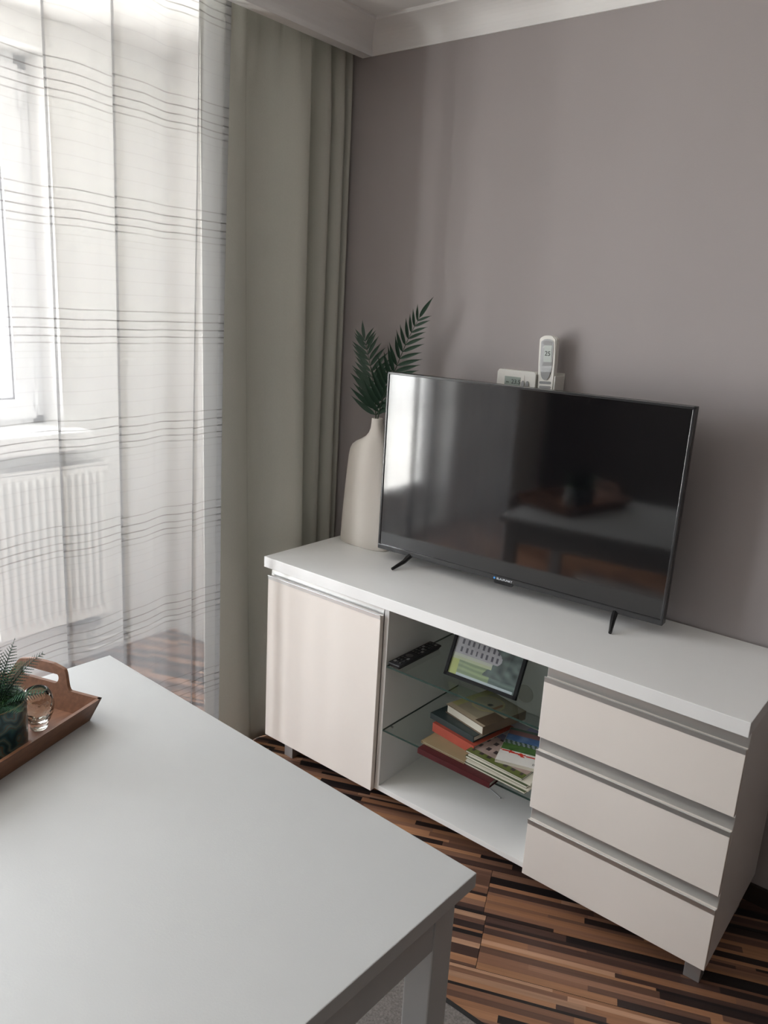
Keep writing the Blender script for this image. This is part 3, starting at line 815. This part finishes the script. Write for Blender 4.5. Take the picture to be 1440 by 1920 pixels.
# right pile of magazines lying partly on the album
def castle(u, v):
    if v > .62: return (.20, .20, .33) if u > .3 else (.30, .28, .30)
    if v > .50: return (.12, .11, .16)
    fu = (u*7) % 1; fv = (v*7) % 1
    if .3 < fu < .7 and .3 < fv < .75: return (.04, .03, .03)
    b = .26+.08*noise.noise(Vector((u*9, v*9, 5)))
    if v < .10: return (.10, .12, .03)
    return (b*1.15, b*.85, b*.75)
def scenic(u, v):
    if v < .20: return (.62, .59, .55)
    if v < .34:
        q = .31-.06*u
        if abs(v-q) < .016 or (abs(u-.36) < .15 and abs(v-q) < .008+.22*abs(u-.36)) or (abs((u-.40)-(.30-v)*1.6) < .05 and v < .30 and v > .215): return (.50, .04, .025)
        return (.60, .57, .53)
    if v < .52:
        b = .5+.5*noise.noise(Vector((u*6, v*18, 2))); return (.03+.05*b, .07+.09*b, .02+.02*b)
    if v < .62: return (.05, .08, .05) if (u*9+v*5) % 1 < .5 else (.22, .25, .27)
    if v < .80:
        b = noise.noise(Vector((u*4, v*9, 7))); return (.05+.18*max(0, b), .11+.22*max(0, b), .25+.25*max(0, b))
    if v < .93: return (.20, .10, .10)
    return (.07, .12, .09)
z = zr
for k, (c_, lb) in enumerate((('book_green', 'green edged magazine at the very bottom of the magazine pile'), ('paper', 'white magazine second from the bottom of the magazine pile'), ('book_green', 'dark green edged magazine third from the bottom of the magazine pile'), ('paper', 'cream magazine fourth from the bottom of the magazine pile'))):
    hh = (.006, .0055, .007, .006)[k]
    book('magazine', (1.482+.003*(k % 2), -.342+.006*k, z), math.radians((-3, -1.5, -3.5, -2)[k]), .215, .270, hh, c_, lb, 'magazine', 'magazines on the lower glass shelf', soft=True, spine='left'); z += hh+.0003
book('magazine', (1.470, -.325, z), math.radians(-4), .20, .265, .005, 'book_green', 'magazine with a castle on its cover, left of the ribbon booklet', 'magazine', 'magazines on the lower glass shelf', soft=True, cov=castle, spine='left'); z += .0053
mg = book('booklet', (1.494, -.325, z), math.radians(17), .138, .205, .009, 'paper', 'white booklet with a red ribbon and landscape photo on top of the magazines', 'booklet', None, soft=True, cov=scenic, spine='left')
text('title_print', 'IN', .016, 'dark_print', mg, Matrix.Translation((.045, -.083, .0094)), .0001)
st = obj('pin', tube(tube(bmesh.new(), [(1.325, -.222, .1226), (1.387, -.246, .1226)], .0013, 8), [(1.385, -.2452, .1233), (1.389, -.2468, .1233)], .0024, 10), 'steel')
tag(st, 'thin pale stick lying on the bottom panel under the album', 'stick')

# ------------------------------------------------------------------ dining table
TX0, TX1, TY1, TZ = .761, 1.895, -1.274, .75
ta = math.atan2(-.034, 1.134)
tb = thing('dining_table', (1.330, -1.274, 0), -ta*0+ta, 'plain white rectangular table with straight square legs in the foreground', 'table')
TW, TD = 1.136, .76
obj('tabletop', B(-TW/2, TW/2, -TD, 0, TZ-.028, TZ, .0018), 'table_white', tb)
i_ = .022
for a, b, c_, d in ((-TW/2+i_+.01, TW/2-i_-.01, -i_-.022, -i_-.003), (-TW/2+i_+.01, TW/2-i_-.01, -TD+i_+.003, -TD+i_+.022), (-TW/2+i_+.003, -TW/2+i_+.022, -TD+i_+.04, -i_-.04), (TW/2-i_-.022, TW/2-i_-.003, -TD+i_+.04, -i_-.04)):
    obj('apron', B(a, b, c_, d, TZ-.028-.095, TZ-.0285, .001), 'table_white', tb)
for sx_ in (-1, 1):
    for sy_ in (0, 1):
        x0 = sx_*(TW/2-i_)-(.055 if sx_ > 0 else 0); y0 = -i_-.055 if sy_ else -TD+i_
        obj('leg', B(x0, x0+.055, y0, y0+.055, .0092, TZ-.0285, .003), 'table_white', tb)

# rug under the table
rg = thing('rug', (1.55, -1.9, 0), 0, 'grey-brown flecked low pile rug with a dark bound edge under the table', 'rug')
bm = bmesh.new()
nx, ny = 60, 60
x0, x1, y0, y1 = .62, 2.75, -2.9, -.918
G = [[bm.verts.new((x0+(x1-x0)*i/nx-1.55, y0+(y1-y0)*j/ny+1.9, .0085+.0006*random.random())) for i in range(nx+1)] for j in range(ny+1)]
for j in range(ny):
    for i in range(nx): bm.faces.new((G[j][i], G[j][i+1], G[j+1][i+1], G[j+1][i]))
obj('pile', bm, 'rug_pile', rg)
bm = bmesh.new(); e = .014
box(bm, x0-e, x1+e, y1, y1+e, .0005, .0095, .003); box(bm, x0-e, x1+e, y0-e, y0, .0005, .0095, .003); box(bm, x0-e, x0, y0, y1, .0005, .0095, .003); box(bm, x1, x1+e, y0, y1, .0005, .0095, .003)
obj('bound_edge', bm, 'rug_edge', rg, world=True)
obj('backing', B(x0, x1, y0, y1, .0005, .006), 'rug_edge', rg, world=True)

# ------------------------------------------------------------------ tray on the table
TRA = math.radians(18.6)
# local frame: +x along the short side away from the near corner (towards -x world), +y along the long side towards the camera
tr = thing('serving_tray', (1.017, -1.466, TZ), 0, 'brown wooden serving tray with flared sides and a cut-out handle on the table', 'tray')
ex = Vector((-math.cos(TRA), -math.sin(TRA)*1.0, 0)); ey = Vector((math.sin(TRA), -math.cos(TRA), 0))
TM = Matrix(((ex.x, ey.x, 0, 0), (ex.y, ey.y, 0, 0), (0, 0, 1, 0), (0, 0, 0, 1)))
SWD, SLN, RIM, FL = .300, .440, .050, .019
def TR(name, bm, m='wood_tray', **k):
    bmesh.ops.transform(bm, matrix=TM, verts=bm.verts); return obj(name, bm, m, tr, **k)
TR('base', B(.004, SWD-.004, .004, SLN-.004, .001, .009, .001))
def wall_quad(p0, p1, q0, q1, thick_dir, outline):
    """panel between base line p0-p1 and rim direction; outline: list of (s, h)"""
    bm = bmesh.new(); p0, p1, td = Vector(p0), Vector(p1), Vector(thick_dir)
    up = Vector(q0)
    f = [bm.verts.new(p0.lerp(p1, s)+up*h) for s, h in outline]; b = [bm.verts.new(p0.lerp(p1, s)+up*h+td) for s, h in outline]
    n_ = len(outline)
    for i in range(n_): bm.faces.new((f[i], f[(i+1) % n_], b[(i+1) % n_], b[i]))
    bm.faces.new(f); bm.faces.new(b[::-1])
    return bm
th_ = .008
for (x, s) in ((0, -1), (SWD, 1)):
    up = (s*FL/RIM, 0, 1); ext = FL/SLN
    TR('long_side', wall_quad((x, 0, 0), (x, SLN, 0), up, None, (-s*th_, 0, 0), [(0, 0), (1, 0), (1+ext, RIM), (-ext, RIM)]))
def handle_side(y, s):
    """short end: flared board with a raised middle and an oval hand hole"""
    ext = FL/SWD; up = Vector((0, s*FL/RIM, 1)); td = Vector((0, -s*th_, 0))
    top = [(1+ext, RIM)]
    for k in range(9):
        t_ = k/8; top.append((.80-.10*t_, RIM+.040*(.5-.5*math.cos(PI*t_))))
    top += [(.60, RIM+.046), (.40, RIM+.046)]
    for k in range(9):
        t_ = k/8; top.append((.30-.10*t_, RIM+.040*(.5+.5*math.cos(PI*t_))))
    outer = [(0, 0), (1, 0)]+top+[(-ext, RIM)]
    hole = []
    hw, hh, hc = .145, .0095, RIM+.018
    for k in range(16):
        a = 2*PI*k/16
        cx_ = .5+(hw if math.cos(a) > 0 else -hw)
        hole.append((cx_+.032*math.cos(a), hc+hh*math.sin(a)))
    bm = bmesh.new(); p0, p1 = Vector((0, y, 0)), Vector((SWD, y, 0))
    es = []
    for off in (Vector((0, 0, 0)), td):
        loops = []
        for ol in (outer, hole):
            vs = [bm.verts.new(p0.lerp(p1, a)+up*h+off) for a, h in ol]
            loops.append(vs)
        ed = []
        for vs in loops:
            for i in range(len(vs)): ed.append(bm.edges.new((vs[i], vs[(i+1) % len(vs)])))
        bmesh.ops.triangle_fill(bm, edges=ed, use_beauty=True)
        es.append(loops)
    for la, lb in zip(*es):
        for i in range(len(la)):
            j = (i+1) % len(la); bm.faces.new((la[i], la[j], lb[j], lb[i]))
    return bm
TR('handle_side', handle_side(0, -1)); TR('handle_side', handle_side(SLN, 1))

def tray_pt(a, b, z): v = TM @ Vector((a, b, 0)); return Vector((1.017+v.x, -1.466+v.y, z))
ZP = TZ+.0092
# crackle glass candle holder
gp = tray_pt(.063, .079, ZP)
gl = thing('glass_candle_holder', gp, 0, 'round textured clear glass candle holder on the tray beside the plant pot', 'candle holder')
pr_ = [(0, 0), (.017, 0), (.018, .004), (.0165, .009), (.024, .020), (.031, .038), (.0325, .056), (.029, .074), (.022, .086), (.019, .088), (.0175, .086), (.026, .072), (.0295, .056), (.028, .041), (.021, .026), (.012, .016), (0, .014)]
obj('globe', lathe(bmesh.new(), pr_, seg=48), 'crackle_glass', gl, smooth=True)

# plant pot with fern
pp = tray_pt(.09, .18, ZP)
pt = thing('potted_fern', pp, 0, 'small artificial fern in a teal leaf-patterned ceramic pot on the tray', 'potted plant')
pr_ = [(0, 0), (.066, 0), (.069, .003), (.0705, .02), (.0715, .098), (.0718, .102), (.0705, .1035), (.0685, .102), (.067, .085), (.066, .08)]
obj('pot', lathe(bmesh.new(), pr_, seg=64), 'pot_glaze', pt, smooth=True)
bm = bmesh.new(); tube(bm, [(.0703*math.cos(2*PI*k/48), .0703*math.sin(2*PI*k/48), .103) for k in range(49)], .0016, 6, caps=False)
obj('pot_rim', bm, 'book_tan', pt, smooth=True)
bm = bmesh.new(); lathe(bm, [(0, .088), (.04, .086), (.0665, .080)], seg=32); obj('soil', bm, 'soil', pt, smooth=True)
def fine_frond(base, az, el, L, curl, m, w_=.34, n=17):
    bm = bmesh.new(); p = Vector(base); pts = []; 
    N = 20
    for i in range(N+1):
        pts.append(p.copy()); e_ = el-curl*(i/N)**1.3
        p = p+Vector((math.cos(az)*math.cos(e_), math.sin(az)*math.cos(e_), math.sin(e_)))*(L/N)
    tube(bm, pts, [.0011*(1-.7*i/N) for i in range(N+1)], 4)
    side = Vector((-math.sin(az), math.cos(az), 0))
    for i in range(n):
        t_ = .14+.84*i/(n-1); k = min(int(t_*N), N-1); q = pts[k].lerp(pts[k+1], t_*N-k); d = (pts[k+1]-pts[k]).normalized()
        l = L*w_*math.sin(PI*min(1, (1-t_)*.62+.07))
        for s in (-1, 1):
            a = (side*s*.90+d*.48+Vector((0, 0, -.10))).normalized(); nn = d.cross(a).normalized(); b_ = a.cross(nn).normalized()
            m_ = 5; wd = min(.0028, L*.022)*(1-.4*t_)
            top_, bot = [], []
            for j in range(m_+1):           # a toothed little leaf
                u_ = j/m_; w1 = wd*(1-u_)**.6
                c_ = q+a*l*u_
                top_.append(c_+b_*w1); bot.append(c_-b_*w1)
                if j < m_:
                    c2 = q+a*l*(u_+.62/m_); top_.append(c2+b_*w1*.35); bot.append(c2-b_*w1*.35)
            V_ = [bm.verts.new(p_) for p_ in top_]; U_ = [bm.verts.new(p_) for p_ in bot]
            for j in range(len(V_)-1): bm.faces.new((U_[j], U_[j+1], V_[j+1], V_[j]))
    return bm
FR = [(60, 82, .150, .25, 'frond_dark'), (35, 70, .135, .5, 'frond_dark'), (75, 62, .13, .6, 'frond_dark'), (28, 48, .125, .8, 'frond_pale'), (100, 78, .12, .4, 'frond_dark'), (-20, 62, .11, .8, 'frond_dark'),
      (150, 70, .13, .6, 'frond_dark'), (200, 60, .12, .8, 'frond_pale'), (250, 65, .12, .7, 'frond_dark'), (300, 60, .11, .9, 'frond_pale'), (5, 40, .10, .8, 'frond_pale'), (50, 35, .095, .7, 'frond_dark'), (120, 45, .11, .8, 'frond_pale')]
for az, el, L, cu_, m in FR:
    a = math.radians(az); obj('frond', fine_frond((.022*math.cos(a), .022*math.sin(a), .085), a, math.radians(el), L, cu_, m), m, pt)
bm = bmesh.new()
for k in range(520):
    a = random.uniform(0, 2*PI); r_ = .062*math.sqrt(random.random()); p = Vector((r_*math.cos(a), r_*math.sin(a), .083))
    d = Vector((math.cos(a)*r_*9+random.uniform(-.5, .5), math.sin(a)*r_*9+random.uniform(-.5, .5), 1.1)).normalized(); L = random.uniform(.022, .048)
    q = p+d*L*.6; e_ = q+(d+Vector((0, 0, -.5))).normalized()*L*.5; w_ = Vector((-d.y, d.x, 0)).normalized()*.0009
    v = [bm.verts.new(p-w_), bm.verts.new(p+w_), bm.verts.new(q+w_), bm.verts.new(q-w_), bm.verts.new(e_)]
    bm.faces.new(v[:4]); bm.faces.new((v[3], v[2], v[4]))
obj('grass_tuft', bm, 'grass_green', pt, kind='stuff')
